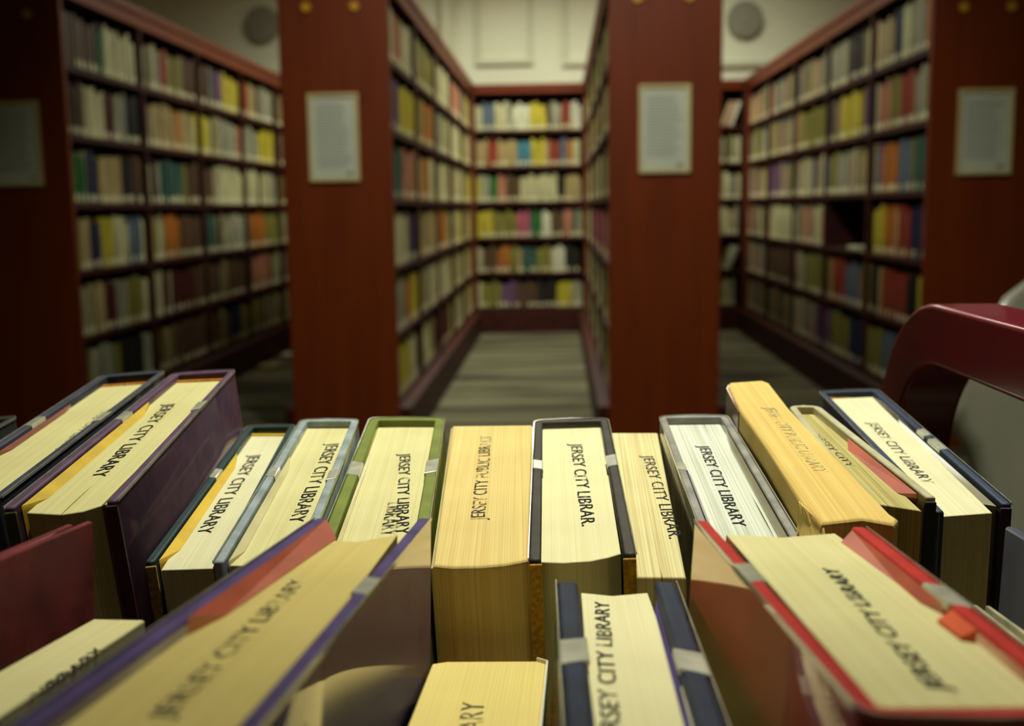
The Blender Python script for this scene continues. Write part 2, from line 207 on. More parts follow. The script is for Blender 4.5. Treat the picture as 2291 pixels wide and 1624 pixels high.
def wall_frame(name, x0, x1, z0, z1, t=0.045, d=0.035):
    bm = bmesh.new()
    bbox_bm(bm, x0 - t, x1 + t, 10.2 - d, 10.2, z0 - t, z0); bbox_bm(bm, x0 - t, x1 + t, 10.2 - d, 10.2, z1, z1 + t)
    bbox_bm(bm, x0 - t, x0, 10.2 - d, 10.2, z0, z1); bbox_bm(bm, x1, x1 + t, 10.2 - d, 10.2, z0, z1)
    structure(bm_obj(name, bm, MOULD))
wall_frame('trim_1', -0.68, -0.26, 2.40, 3.3)
wall_frame('trim_2', 0.09, 0.51, 2.38, 3.3)
structure(box('trim_3', 1.3, 4.2, 10.16, 10.2, 2.30, 2.345, MOULD))
structure(box('trim_4', -1.02, -0.93, 10.1, 10.2, 0, CEIL, MOULD))
structure(box('trim_5', -4.2, -1.02, 10.16, 10.2, 2.30, 2.345, MOULD))
def wall_speaker(x, z, label):
    t = bpy.data.objects.new('wall_speaker', None); COL.objects.link(t); t.location = (x, 10.2, z)
    tag(t, label, 'speaker', 'round grey speakers on the back wall')
    bm = bmesh.new(); cyl_bm(bm, (0, -0.025, 0), 0.155, 0.05, 'y', 40); bm_obj('speaker_rim', bm, GREY, t)
    bm = bmesh.new()
    for k in range(6):
        bmesh.ops.create_cone(bm, cap_ends=True, segments=36, radius1=0.14 - k * 0.022, radius2=0.136 - k * 0.022, depth=0.006, matrix=Matrix.Translation((0, -0.052 - k * 0.003, 0)) @ Matrix.Rotation(math.pi / 2, 4, 'X'))
    bm_obj('speaker_grille', bm, GREY, t)
wall_speaker(-2.62, 2.745, 'round grey wall speaker above the far-left shelves, partly behind a bookcase end')
wall_speaker(1.64, 2.70, 'round grey wall speaker above the aisle beside the second end panel')
for i, (x, y, sx, sy, p) in enumerate(TROFFERS):  # last fixture carries the added fill
    t = bpy.data.objects.new('ceiling_light', None); COL.objects.link(t); t.location = (x, y, CEIL)
    tag(t, 'unseen white fluorescent ceiling light above the bookcases and cart', 'ceiling light', 'fluorescent ceiling lights')
    bm = bmesh.new()
    for a in ((-sx / 2 - .04, sx / 2 + .04, -sy / 2 - .04, -sy / 2), (-sx / 2 - .04, sx / 2 + .04, sy / 2, sy / 2 + .04), (-sx / 2 - .04, -sx / 2, -sy / 2, sy / 2), (sx / 2, sx / 2 + .04, -sy / 2, sy / 2)):
        bbox_bm(bm, *a, -0.04, 0)
    bm_obj('light_frame', bm, CEILM, t)
    box('diffuser', -sx / 2, sx / 2, -sy / 2, sy / 2, -0.02, -0.01, mat('lamp_diffuser', (255, 252, 220), 0.5, emit=1.5), t)
for x, y in UNSEEN_SPOTS:
    t = bpy.data.objects.new('unseen_downlight', None); COL.objects.link(t); t.location = (x, y, CEIL)
    tag(t, 'unseen round downlight in the ceiling around the book cart', 'ceiling light', 'recessed downlights')
    bm = bmesh.new(); cyl_bm(bm, (0, 0, -0.008), 0.16, 0.016, 'z', 32); bm_obj('spot_rim', bm, CEILM, t)
    bm = bmesh.new(); cyl_bm(bm, (0, 0, -0.018), 0.11, 0.006, 'z', 32); bm_obj('lens', bm, MATS['lamp_diffuser'], t)
# ------------------------------------------------------------------ bookcases
ROWZ = [0.222 + 0.308 * i for i in range(6)]
TOP = 2.15
def bookcase(x0, x1, y0, y1, bays, label, plinth=0.05):
    t = bpy.data.objects.new('bookcase', None); COL.objects.link(t); t.location = ((x0 + x1) / 2, (y0 + y1) / 2, 0)
    tag(t, label, 'bookcase'); ox, oy = t.location.x, t.location.y
    def b(n, a0, a1, b0, b1, z0, z1, m, bev=0.0): return box(n, a0 - ox, a1 - ox, b0 - oy, b1 - oy, z0, z1, m, t, bev)
    b('end_panel', x0, x1, y0, y0 + 0.03, 0, TOP, WOOD, 0.004); b('end_panel', x0, x1, y1 - 0.03, y1, 0, TOP, WOOD, 0.004)
    xm = (x0 + x1) / 2
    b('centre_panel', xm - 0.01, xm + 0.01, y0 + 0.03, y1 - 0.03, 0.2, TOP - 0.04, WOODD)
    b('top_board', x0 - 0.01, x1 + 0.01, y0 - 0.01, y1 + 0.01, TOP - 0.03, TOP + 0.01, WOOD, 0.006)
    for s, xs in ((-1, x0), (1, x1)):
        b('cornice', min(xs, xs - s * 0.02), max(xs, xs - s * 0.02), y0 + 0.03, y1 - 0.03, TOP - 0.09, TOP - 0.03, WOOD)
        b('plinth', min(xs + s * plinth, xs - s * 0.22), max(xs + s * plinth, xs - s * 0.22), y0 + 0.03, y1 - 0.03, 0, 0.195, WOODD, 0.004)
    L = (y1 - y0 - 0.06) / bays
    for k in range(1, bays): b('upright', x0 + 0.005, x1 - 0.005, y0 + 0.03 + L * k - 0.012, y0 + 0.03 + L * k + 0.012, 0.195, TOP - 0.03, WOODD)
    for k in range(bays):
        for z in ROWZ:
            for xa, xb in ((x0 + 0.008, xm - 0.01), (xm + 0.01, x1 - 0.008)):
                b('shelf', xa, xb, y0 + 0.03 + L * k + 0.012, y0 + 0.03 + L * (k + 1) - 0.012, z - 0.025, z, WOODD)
    return t
CASES = {}
BAY = 0.96
YE = 5.0 + 5 * BAY + 0.06 - 0.07
CASES['far'] = bookcase(-2.69, -2.19, 5.0, YE, 5, 'dark cherry bookcase at the far left, cut by the picture edge')
CASES['second'] = bookcase(-1.222, -0.735, 5.0, YE, 5, 'cherry bookcase whose notice hangs just left of the centre aisle')
CASES['third'] = bookcase(0.221, 0.713, 5.0, YE, 5, 'bright cherry bookcase whose notice hangs just right of the centre aisle')
CASES['fourth'] = bookcase(1.603, 2.10, 5.0, YE, 5, 'dark cherry bookcase at the far right behind the maroon cart handle')
def notice(x0, x1, z0, z1, label):
    t = bpy.data.objects.new('framed_notice', None); COL.objects.link(t); t.location = ((x0 + x1) / 2, 4.995, (z0 + z1) / 2)
    tag(t, label, 'notice'); w2, h2 = (x1 - x0) / 2, (z1 - z0) / 2; f = 0.014
    bm = bmesh.new()
    for a in ((-w2, w2, h2 - f, h2), (-w2, w2, -h2, -h2 + f), (-w2, -w2 + f, -h2 + f, h2 - f), (w2 - f, w2, -h2 + f, h2 - f)):
        bbox_bm(bm, a[0], a[1], -0.012, 0.004, a[2], a[3])
    bm_obj('notice_frame', bm, FRAME, t)
    box('paper', -w2 + f, w2 - f, -0.004, 0.003, -h2 + f, h2 - f, NOTICE, t)
    bm = bmesh.new(); z = h2 - 0.05
    while z > -h2 + 0.06:
        ww = (w2 - 0.035) * random.uniform(0.75, 1.0)
        bbox_bm(bm, -w2 + 0.035, -w2 + 0.035 + 2 * ww, -0.0048, -0.004, z, z + 0.0035); z -= 0.0135
    bm_obj('printed_lines', bm, PRINT, t)
    bm = bmesh.new(); bbox_bm(bm, w2 - 0.06, w2 - 0.03, -0.0048, -0.004, -h2 + 0.025, -h2 + 0.04); bm_obj('printed_mark', bm, PRINT, t)
notice(-2.545, -2.312, 1.225, 1.598, 'dim framed notice on the far-left bookcase end, cut by the picture edge')
notice(-1.102, -0.878, 1.225, 1.607, 'pale framed notice on the bookcase end just left of the centre aisle')
notice(0.352, 0.577, 1.240, 1.618, 'pale framed notice on the bookcase end just right of the centre aisle')
notice(1.722, 1.956, 1.212, 1.575, 'dim framed notice on the far-right bookcase end above the maroon cart handle')
for key, xs, z in (('far', (-2.545, -2.333), 1.972), ('second', (-1.093, -0.881), 1.975), ('third', (0.346, 0.57), 1.983), ('fourth', (1.729, 1.929), 1.915)):
    for x in xs:
        c = CASES[key]; bm = bmesh.new()
        cyl_bm(bm, (0, 0, 0), 0.020, 0.012, 'y', 24)
        o = bm_obj('bolt_cap', bm, BRASS, c); o.location = (x - c.location.x, 4.994 - c.location.y, z)
# wall-side bookcase run across the back
XB = [-2.75, -1.74, -0.745, 0.245, 0.93, 1.605, 2.6]
for i in range(6):
    xa, xb = XB[i], XB[i + 1]
    t = bpy.data.objects.new('wall_bookcase', None); COL.objects.link(t); t.location = ((xa + xb) / 2, 10.0, 0)
    lab = ['behind the far-left bookcase', 'behind the second bookcase from the left', 'at the end of the centre aisle',
           'hidden behind the third bookcase', 'at the end of the right aisle', 'behind the far-right bookcase'][i]
    tag(t, 'cherry bookcase against the back wall, ' + lab, 'bookcase'); W2 = (xb - xa) / 2 - 0.001
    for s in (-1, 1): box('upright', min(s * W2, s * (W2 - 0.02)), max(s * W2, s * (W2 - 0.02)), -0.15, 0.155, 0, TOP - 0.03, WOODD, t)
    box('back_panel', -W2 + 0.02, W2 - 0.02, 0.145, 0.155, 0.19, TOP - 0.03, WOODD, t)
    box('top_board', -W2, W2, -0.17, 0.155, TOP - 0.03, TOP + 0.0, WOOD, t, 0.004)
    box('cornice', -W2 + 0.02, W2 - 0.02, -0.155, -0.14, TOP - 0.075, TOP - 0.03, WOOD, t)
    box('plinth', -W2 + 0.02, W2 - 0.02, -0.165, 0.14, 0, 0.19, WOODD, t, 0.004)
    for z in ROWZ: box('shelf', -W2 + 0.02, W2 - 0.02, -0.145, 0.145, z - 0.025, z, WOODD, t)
# ------------------------------------------------------------------ shelved books
PAL = {'cream': (206, 200, 148), 'grey': (160, 160, 132), 'tan': (184, 158, 98), 'yellow': (212, 192, 36), 'olive': (140, 132, 48),
       'red': (168, 52, 30), 'maroon': (92, 26, 24), 'salmon': (200, 120, 90), 'orange': (206, 110, 22), 'brown': (100, 68, 44),
       'green': (42, 120, 44), 'teal': (52, 96, 84), 'blue': (92, 112, 134), 'cyan': (52, 132, 160), 'navy': (34, 38, 82),
       'purple': (112, 72, 116), 'pink': (204, 84, 118), 'white': (218, 218, 190), 'black': (34, 32, 26)}
def mute(c, k=0.22):
    g = (c[0] + c[1] + c[2]) / 3; return (c[0] + (g * 1.03 - c[0]) * k, c[1] + (g * 1.02 - c[1]) * k, c[2] + (g * 0.75 - c[2]) * k)
PMAT = {k: mat('book_cloth_' + k, mute(v), 0.45, coat=0.25, coat_rough=0.2, var=0.25, scale=40, stretch=(1, 1, 0.15)) for k, v in PAL.items()}
LABELM = mat('spine_label_paper', (222, 216, 170), 0.6, var=0.05, scale=30)
PGB = mat('shelved_pages', (196, 184, 130), 0.9, var=0.2, scale=300, stretch=(1, 0.05, 0.05))
def book_geo(bm, w, d, h, T, mc, mp, part='all'):
    """shelved hardback: rounded spine toward -y, boards either side, page block between; T places it"""
    def add(poly, z0, z1, mi):
        a = [bm.verts.new(T @ Vector((x, y, z0))) for x, y in poly]; b = [bm.verts.new(T @ Vector((x, y, z1))) for x, y in poly]
        n = len(poly); f = [bm.faces.new(list(reversed(a))), bm.faces.new(b)]
        f += [bm.faces.new((a[i], a[(i + 1) % n], b[(i + 1) % n], b[i])) for i in range(n)]
        for q in f: q.material_index = mi
    x = w / 2; t = min(0.003, w * 0.12); s = min(0.004, w * 0.15)
    if part in ('all', 'cover'):
        add([(-x, s), (-x * 0.6, 0.0008), (0, -0.001), (x * 0.6, 0.0008), (x, s), (x, d), (x - t, d), (x - t, s + t), (-x + t, s + t), (-x + t, d), (-x, d)], 0, h, mc)
    if part in ('all', 'pages'):
        add([(-x + t, s + t), (x - t, s + t), (x - t, d - 0.004), (-x + t, d - 0.004)], 0.003, h - 0.004, mp)
def label_geo(bm, w, lh, z, T, mi):
    x = w / 2 * 0.82
    pts = [(-x, 0.0030), (-x * 0.55, 0.0002), (0, -0.0016), (x * 0.55, 0.0002), (x, 0.0030)]
    for (xa, ya), (xb, yb) in zip(pts, pts[1:]):
        v = [bm.verts.new(T @ Vector(p)) for p in ((xa, ya - 0.0002, z), (xb, yb - 0.0002, z), (xb, yb - 0.0002, z + lh), (xa, ya - 0.0002, z + lh))]
        bm.faces.new(v).material_index = mi
ORD = 'zero first second third fourth fifth sixth seventh eighth ninth tenth eleventh twelfth thirteenth fourteenth fifteenth sixteenth seventeenth eighteenth nineteenth twentieth'.split()
TENS = {2: 'twenty', 3: 'thirty', 4: 'forty'}
def ordinal(n):
    if n <= 20: return ORD[n]
    if n % 10 == 0: return {30: 'thirtieth', 40: 'fortieth'}.get(n, 'fiftieth')
    return TENS.get(n // 10, 'fifty') + '-' + ORD[n % 10]
SHELFNAME = {5: 'top shelf', 4: 'second shelf down', 3: 'third shelf down', 2: 'fourth shelf down', 1: 'fifth shelf down', 0: 'bottom shelf'}
DEFAULTS = {'left': ['tan', 'grey', 'brown', 'cream', 'olive', 'black', 'maroon'], 'middle': ['cream', 'cream', 'tan', 'grey', 'olive', 'yellow'],
            'right': ['grey', 'cream', 'olive', 'tan', 'brown', 'blue', 'salmon'], 'post': ['tan', 'cream', 'olive', 'grey'], 'back': ['cream', 'grey', 'tan', 'olive', 'brown']}
specs = []
def lookup(face, row, s):
    for a, b, c in SHELF_COLOURS.get(face, {}).get(row, []):
        if a <= s < b: return c
    return None
def fill(face, row, s0, s1, place, endname, count0=0):
    """place(s) -> world matrix of a book whose middle sits at s along the shelf"""
    s = s0 + 0.004; n = count0
    while True:
        w = random.choice((0.024, 0.03, 0.034, 0.038, 0.044)) * random.uniform(0.92, 1.08)
        if s + w > s1 - 0.004: break
        c = lookup(face, row, s + w / 2)
        if c == 'EMPTY': s += w; continue
        if random.random() < 0.02 and c is None: s += 0.03; continue
        c = c or random.choice(DEFAULTS[face])
        h = random.uniform(0.205, 0.25) if face != 'back' else random.uniform(0.2, 0.24)
        n += 1
        M = place(s + w / 2) @ Matrix.Translation((0, random.uniform(0, 0.012), 0))
        specs.append(dict(face=face, row=row, n=n, c=c, w=w - 0.0012, h=h, d=random.uniform(0.135, 0.158), M=M, tag=random.random() < 0.85, lh=random.uniform(0.028, 0.036), end=endname))
        s += w
    return n
Z90 = Matrix.Rotation(math.pi / 2, 4, 'Z'); ZM90 = Matrix.Rotation(-math.pi / 2, 4, 'Z')
for face, X, rot in (('left', -2.205, Z90), ('middle', -0.75, Z90), ('right', 1.618, ZM90), ('post', 0.236, ZM90)):
    for row in range(6):
        n = 0
        for k in range(5):
            L = (YE - 5.0 - 0.06) / 5
            a, b_ = 5.03 + L * k + 0.012, 5.03 + L * (k + 1) - 0.012
            n = fill(face, row, a, b_, lambda s, X=X, z=ROWZ[row], rot=rot: Matrix.Translation((X, s, z + 0.0005)) @ rot, 'from the near end', n)
for i, (xa, xb) in enumerate(zip(XB, XB[1:])):
    if i in (0, 1, 3): continue
    for row in range(6):
        f = 'back' if i == 2 else 'wall%d' % i
        SHELF_COLOURS.setdefault(f, {}); DEFAULTS.setdefault(f, DEFAULTS['back'])
        if f == 'wall4' and row in (5, 1):
            a, b_ = xa + 0.022, 1.375
        else: a, b_ = xa + 0.022, xb - 0.022
        fill(f, row, a, b_, lambda s, z=ROWZ[row]: Matrix.Translation((s, 9.87, z + 0.0005)), 'from its left end')
SHELF_COLOURS['hidden'] = {}; DEFAULTS['hidden'] = DEFAULTS['left'] + DEFAULTS['middle']
for X, rot in ((-1.207, ZM90), (0.698, Z90), (2.085, Z90)):
    for row in range(6):
        for k in range(5):
            L = (YE - 5.0 - 0.06) / 5
            fill('hidden', row, 5.03 + L * k + 0.012, 5.03 + L * (k + 1) - 0.012, lambda s, X=X, z=ROWZ[row], rot=rot: Matrix.Translation((X, s, z + 0.0005)) @ rot, '')
for i in (0, 1, 3):
    for row in range(6): fill('hidden', row, XB[i] + 0.022, XB[i + 1] - 0.022, lambda s, z=ROWZ[row]: Matrix.Translation((s, 9.87, z + 0.0005)), '')
CN = {'left': 'the far-left bookcase', 'middle': 'the bookcase left of the centre aisle', 'right': 'the far-right bookcase', 'post': 'the bookcase right of the centre aisle', 'back': 'the centre wall bookcase', 'wall4': 'the wall bookcase of the right aisle', 'wall5': 'the wall bookcase behind the far-right bookcase'}
Ri = R.transposed()
def pix(P):
    c = Ri @ (Vector(P) - Vector((0, 0, 1.10))); return 1145.5 + 2500 * c.x / -c.z, 812 - 2500 * c.y / -c.z
def score(sp):
    M = sp['M']; a = pix(M @ Vector((-sp['w'] / 2, 0, 0))); b = pix(M @ Vector((sp['w'] / 2, 0, sp['h'])))
    u, v0, v1 = (a[0] + b[0]) / 2, max(a[1], b[1]), min(a[1], b[1])
    f = sp['face']
    if f == 'left' and not 60 < u < 622: return 0
    if f == 'middle' and not 870 < u < 1100: return 0
    if f == 'right' and not 1655 < u < 2080: return 0
    if f == 'post' and not 1300 < u < 1362: return 0
    if f == 'back' and not 1062 < u < 1306: return 0
    if f == 'wall4' and not 1613 < u < 1655: return 0
    if f in ('wall5', 'hidden'): return 0
    lim = 850 if u < 550 else 920
    v0 = min(v0, lim); v1 = max(v1, 0)
    return max(0, v0 - v1) * abs(b[0] - a[0])
for sp in specs: sp['s'] = score(sp)
order = sorted(range(len(specs)), key=lambda i: -specs[i]['s'])
NIND = 274
single = set(order[:NIND])
rest = [specs[i] for i in range(len(specs)) if i not in single]
for i in sorted(single):
    sp = specs[i]; root = bpy.data.objects.new('library_book', None); COL.objects.link(root); root.matrix_world = sp['M']
    col = {'cyan': 'bright blue', 'blue': 'slate blue', 'salmon': 'salmon pink', 'grey': 'pale grey', 'yellow': 'yellow'}.get(sp['c'], sp['c'])
    fr = {'back': ' from the left'}.get(sp['face'], ' from near end')
    short = {'left': 'far-left bookcase', 'middle': 'bookcase left of centre aisle', 'right': 'far-right bookcase', 'post': 'bookcase right of centre aisle', 'back': 'centre wall bookcase', 'wall4': 'right aisle wall bookcase'}[sp['face']]
    tag(root, '%s book, %s%s, %s, %s' % (col, ordinal(sp['n']), fr, SHELFNAME[sp['row']], short), 'book', 'shelved books on the ' + SHELFNAME[sp['row']] + ' of ' + CN[sp['face']])
    bm = bmesh.new(); book_geo(bm, sp['w'], sp['d'], sp['h'], Matrix(), 0, 0, 'cover'); bm_obj('cover', bm, PMAT[sp['c']], root)
    bm = bmesh.new(); book_geo(bm, sp['w'], sp['d'], sp['h'], Matrix(), 0, 0, 'pages'); bm_obj('page_block', bm, PGB, root)
    if sp['tag']:
        bm = bmesh.new(); label_geo(bm, sp['w'], sp['lh'], 0.008, Matrix(), 0); bm_obj('spine_label', bm, LABELM, root, 'pale paper spine label')
me = bpy.data.meshes.new('shelved_books'); keys = list(PAL)
bm = bmesh.new()
for sp in rest:
    book_geo(bm, sp['w'], sp['d'], sp['h'], sp['M'], keys.index(sp['c']), len(keys))
    if sp['tag']: label_geo(bm, sp['w'], sp['lh'], 0.008, sp['M'], len(keys) + 1)
bmesh.ops.recalc_face_normals(bm, faces=bm.faces); bm.to_mesh(me); bm.free()
for k in keys: me.materials.append(PMAT[k])
me.materials.append(PGB); me.materials.append(LABELM)
o = bpy.data.objects.new('shelved_books', me); COL.objects.link(o)
tag(o, 'the many small blurred books filling the deeper shelves of all bookcases', 'books', None, 'stuff')
def odd_book(M, w, d, h, c, label, tagm=True):
    root = bpy.data.objects.new('library_book', None); COL.objects.link(root); root.matrix_world = M; tag(root, label, 'book')
    for part, m in (('cover', PMAT[c]), ('pages', PGB)):
        bm = bmesh.new(); book_geo(bm, w, d, h, Matrix(), 0, 0, part); bm_obj('cover' if part == 'cover' else 'page_block', bm, m, root)
RX = lambda a: Matrix.Rotation(math.radians(a), 4, 'X'); RY = lambda a: Matrix.Rotation(math.radians(a), 4, 'Y'); RZ = lambda a: Matrix.Rotation(math.radians(a), 4, 'Z'); TR = Matrix.Translation
# flat book on the half-empty shelf of the far-right case, loose volumes on the back shelves and on the plinth
odd_book(TR((1.585, 6.235, ROWZ[2] + 0.0145)) @ ZM90 @ TR((0.0, 0, 0)) @ RY(90) @ TR((0, 0, -0.02)), 0.026, 0.15, 0.22, 'white', 'pale book lying flat on the half-empty shelf of the far-right bookcase')
for row, cols in ((5, ('white', 'salmon', 'tan')), (1, ('grey', 'white', 'olive'))):
    for k in range(3):
        odd_book(TR((1.502 - 0.036 * k, 9.87, ROWZ[row] + 0.001)) @ RY(20) @ TR((-0.016, 0, 0)), 0.030, 0.14, 0.215, cols[k],
                 'leaning %s book, %s, end of the right aisle' % ({'grey': 'pale grey', 'salmon': 'salmon pink'}.get(cols[k], cols[k]), SHELFNAME[row]))
odd_book(TR((-1.975, 7.72, 0.0125)) @ Z90 @ RY(90) @ TR((0, 0, -0.1)), 0.022, 0.14, 0.2, 'tan', 'small tan book lying on the floor beside the far-left bookcase')
odd_book(TR((-1.965, 8.32, 0.0125)) @ Z90 @ RY(90) @ TR((0, 0, -0.1)), 0.022, 0.14, 0.2, 'white', 'pale book on the floor by the far-left bookcase, farther down the aisle')
# ------------------------------------------------------------------ the cart
MAROON = mat('cart_maroon_enamel', (118, 4, 34), 0.30, coat=0.5, coat_rough=0.08, var=0.1, scale=20)
RUBBER = mat('caster_rubber', (30, 30, 30), 0.8, var=0.1, scale=30)
cart = bpy.data.objects.new('book_cart', None); COL.objects.link(cart)
tag(cart, 'maroon metal book cart carrying two rows of library books', 'book cart')
def slab(name, y0, y1, zf, th, m, x0=-0.62, x1=0.163):
    bm = bmesh.new()
    vs_ = [bm.verts.new(p) for p in ((x0, y0, zf(y0) - th), (x1, y0, zf(y0) - th), (x1, y1, zf(y1) - th), (x0, y1, zf(y1) - th), (x0, y0, zf(y0)), (x1, y0, zf(y0)), (x1, y1, zf(y1)), (x0, y1, zf(y1)))]
    for f in ((3, 2, 1, 0), (4, 5, 6, 7), (0, 1, 5, 4), (1, 2, 6, 5), (2, 3, 7, 6), (3, 0, 4, 7)): bm.faces.new([vs_[i] for i in f])
    return bm_obj(name, bm, m, cart)
tb, tf_ = math.tan(math.radians(3.8)), math.tan(math.radians(-5))
ZBK = lambda y: 1.10 - 0.350 / math.cos(math.radians(3.8)) + tb * y
ZFR = lambda y: 1.10 - 0.290 / math.cos(math.radians(-5)) + tf_ * y
slab('rear_shelf', 0.325, 0.560, ZBK, 0.004, MAROON)
slab('front_shelf', 0.040, 0.300, ZFR, 0.004, MAROON)
box('shelf_lip', -0.62, 0.163, 0.560, 0.564, ZBK(0.56) - 0.03, ZBK(0.56) + 0.02, MAROON, cart, 0.001)
box('shelf_lip', -0.62, 0.163, 0.036, 0.040, ZFR(0.04) - 0.03, ZFR(0.04) + 0.02, MAROON, cart, 0.001)
slab('lower_shelf', 0.04, 0.56, lambda y: 0.36, 0.004, MAROON)
def rrect(y0, y1, z0, z1, r, n=12):
    """rounded only at the two top corners"""
    p = [(y0, z0)]
    p += [(y0 + r - r * math.cos(a), z1 - r + r * math.sin(a)) for a in [math.pi / 2 * k / n for k in range(n + 1)]]
    p += [(y1 - r + r * math.sin(a), z1 - r + r * math.cos(a)) for a in [math.pi / 2 * k / n for k in range(n + 1)]]
    p += [(y1, z0)]
    return p
def end_frame(xa, xb):
    """box-section loop: outer arch, inner arch, closed plate lower down"""
    outer = rrect(0.0, 0.583, 0.16, 1.055, 0.085); inner = rrect(0.028, 0.555, 0.88, 1.028, 0.062)
    bm = bmesh.new(); n = len(outer)
    def V(p, x): return bm.verts.new((x, p[0], p[1]))
    ra = [[V(p, x) for p in outer] for x in (xa, xb)]; rb = [[V(p, x) for p in inner] for x in (xa, xb)]
    for i in range(n - 1):
        bm.faces.new((ra[0][i], ra[0][i + 1], ra[1][i + 1], ra[1][i])); bm.faces.new((rb[0][i], rb[0][i + 1], rb[1][i + 1], rb[1][i]))
    for j in (0, 1):
        for i in range(n - 1):
            bm.faces.new((ra[j][i], ra[j][i + 1], rb[j][i + 1], rb[j][i]))
    for j in (0, 1): bm.faces.new((ra[j][0], rb[j][0], rb[j][-1], ra[j][-1]))
    bm.faces.new((rb[0][0], rb[1][0], rb[1][-1], rb[0][-1])); bm.faces.new((ra[0][0], ra[1][0], ra[1][-1], ra[0][-1]))
    bmesh.ops.recalc_face_normals(bm, faces=bm.faces)
    es = [e for e in bm.edges if abs(e.verts[0].co.x - e.verts[1].co.x) < 1e-6 and len(e.link_faces) == 2 and abs(e.link_faces[0].normal.dot(e.link_faces[1].normal)) < 0.3]
    bmesh.ops.bevel(bm, geom=es, offset=0.0022, segments=3, affect='EDGES', profile=0.5)
    o = bm_obj('end_frame', bm, MAROON, cart)
    for p in o.data.polygons: p.use_smooth = True
    md = o.modifiers.new('n', 'WEIGHTED_NORMAL'); md.keep_sharp = True
    return o
end_frame(0.165, 0.194); end_frame(-0.66, -0.62)
for cx in (-0.64, 0.185):
    for cy in (0.05, 0.53):
        bm = bmesh.new(); cyl_bm(bm, (cx, cy, 0.0625), 0.062, 0.03, 'x', 28); ww = bm_obj('caster', bm, RUBBER, cart)
        box('caster_fork', cx - 0.022, cx + 0.022, cy - 0.012, cy + 0.012, 0.126, 0.162, BRASS, ww)
# pale moulded chair seen through the handle
SHELL = mat('chair_shell', (196, 194, 170), 0.45, coat=0.2, var=0.05, scale=10); STEEL = mat('chair_steel', (150, 150, 145), 0.3, metallic=0.9)
def chair():
    t = bpy.data.objects.new('shell_chair', None); COL.objects.link(t); t.location = (0.76, 1.5, 0)
    tag(t, 'pale grey rounded chair seen through the opening of the maroon cart handle', 'chair')
    prof = [(0.455, .19), (0.50, .195), (0.58, .19), (0.66, .185), (0.72, .19), (0.771, .211), (0.80, .237), (0.831, .247), (0.879, .214), (0.93, .175), (0.969, .145), (0.99, .11), (1.0, .05)]
    bm = bmesh.new(); n = 14; rows = []
    for z, w_ in prof:
        rows.append([bm.verts.new((w_ * (k / n * 2 - 1), 0.03 + (z - .455) * 0.12 - 0.16 * (w_ * (k / n * 2 - 1)) ** 2 / 0.04 * 0.4, z)) for k in range(n + 1)])
    for a, b_ in zip(rows, rows[1:]):
        for k in range(n): bm.faces.new((a[k], a[k + 1], b_[k + 1], b_[k]))
    o = bm_obj('backrest', bm, SHELL, t, smooth=True); md = o.modifiers.new('s', 'SOLIDIFY'); md.thickness = 0.008
    prism('seat', [(0.19 * math.copysign(abs(math.cos(a)) ** .5, math.cos(a)), -0.20 + 0.21 * math.copysign(abs(math.sin(a)) ** .5, math.sin(a))) for a in [2 * math.pi * k / 32 for k in range(32)]], 0.44, 0.458, SHELL, t, 0.006, 3)
    for sx in (-1, 1):
        for y in (-0.36, -0.03):
            bm = bmesh.new(); a = Vector((sx * 0.15, y, 0.445)); b_ = Vector((sx * 0.20, y + (-.04 if y < -.2 else .05), 0.0)); d = b_ - a
            bmesh.ops.create_cone(bm, cap_ends=True, segments=14, radius1=0.011, radius2=0.011, depth=d.length, matrix=Matrix.Translation((a + b_) / 2) @ d.to_track_quat('Z', 'Y').to_matrix().to_4x4())
            bm_obj('leg', bm, STEEL, t)
chair()
# ------------------------------------------------------------------ books on the cart
PG = {'bright': paper('pages_bright', (240, 233, 182), (226, 216, 164), 420, 0.3), 'cream': paper('pages_cream', (232, 224, 164), (210, 198, 138), 420, 0.35),
      'cream_lined': paper('pages_cream_signatures', (230, 222, 158), (210, 198, 138), 520, 0.35, lines=0.265),
      'white': paper('pages_white', (232, 236, 216), (186, 186, 160), 330, 0.7, lines=0.32), 'tan': paper('pages_tan', (238, 214, 140), (218, 184, 104), 420, 0.4),
      'gold': paper('pages_yellowed', (238, 208, 124), (212, 170, 80), 420, 0.45), 'olive': paper('pages_stained', (202, 190, 122), (160, 142, 76), 330, 0.6),
      'rough': paper('pages_rough', (236, 224, 166), (196, 180, 124), 330, 0.6, lines=0.30), 'pale': paper('pages_pale', (232, 227, 184), (214, 206, 160), 420, 0.3),
      'warm': paper('pages_warm', (228, 208, 128), (216, 190, 114), 420, 0.3)}
def cloth_mat(n, rgb, rgb2=None, rough=0.6): return mat('cover_' + n, rgb, rough, coat=0.0, spec=0.35, rgb2=rgb2, var=0.25, scale=90, contrast=(0.3, 0.7), bump=0.1)
def glossy(m):
    n = m.name + '_in_film'
    if n in MATS: return MATS[n]
    g = m.copy(); g.name = n; b = g.node_tree.nodes['Principled BSDF']; b.inputs['Coat Weight'].default_value = 1.0; b.inputs['Coat Roughness'].default_value = 0.05
    MATS[n] = g; return g
FILM = mat('jacket_film', (196, 196, 170), 0.15, coat=1.0, coat_rough=0.05, var=0.15, scale=140)
TAPE = mat('jacket_tape', (198, 200, 176), 0.25, coat=0.8, var=0.12, scale=160)
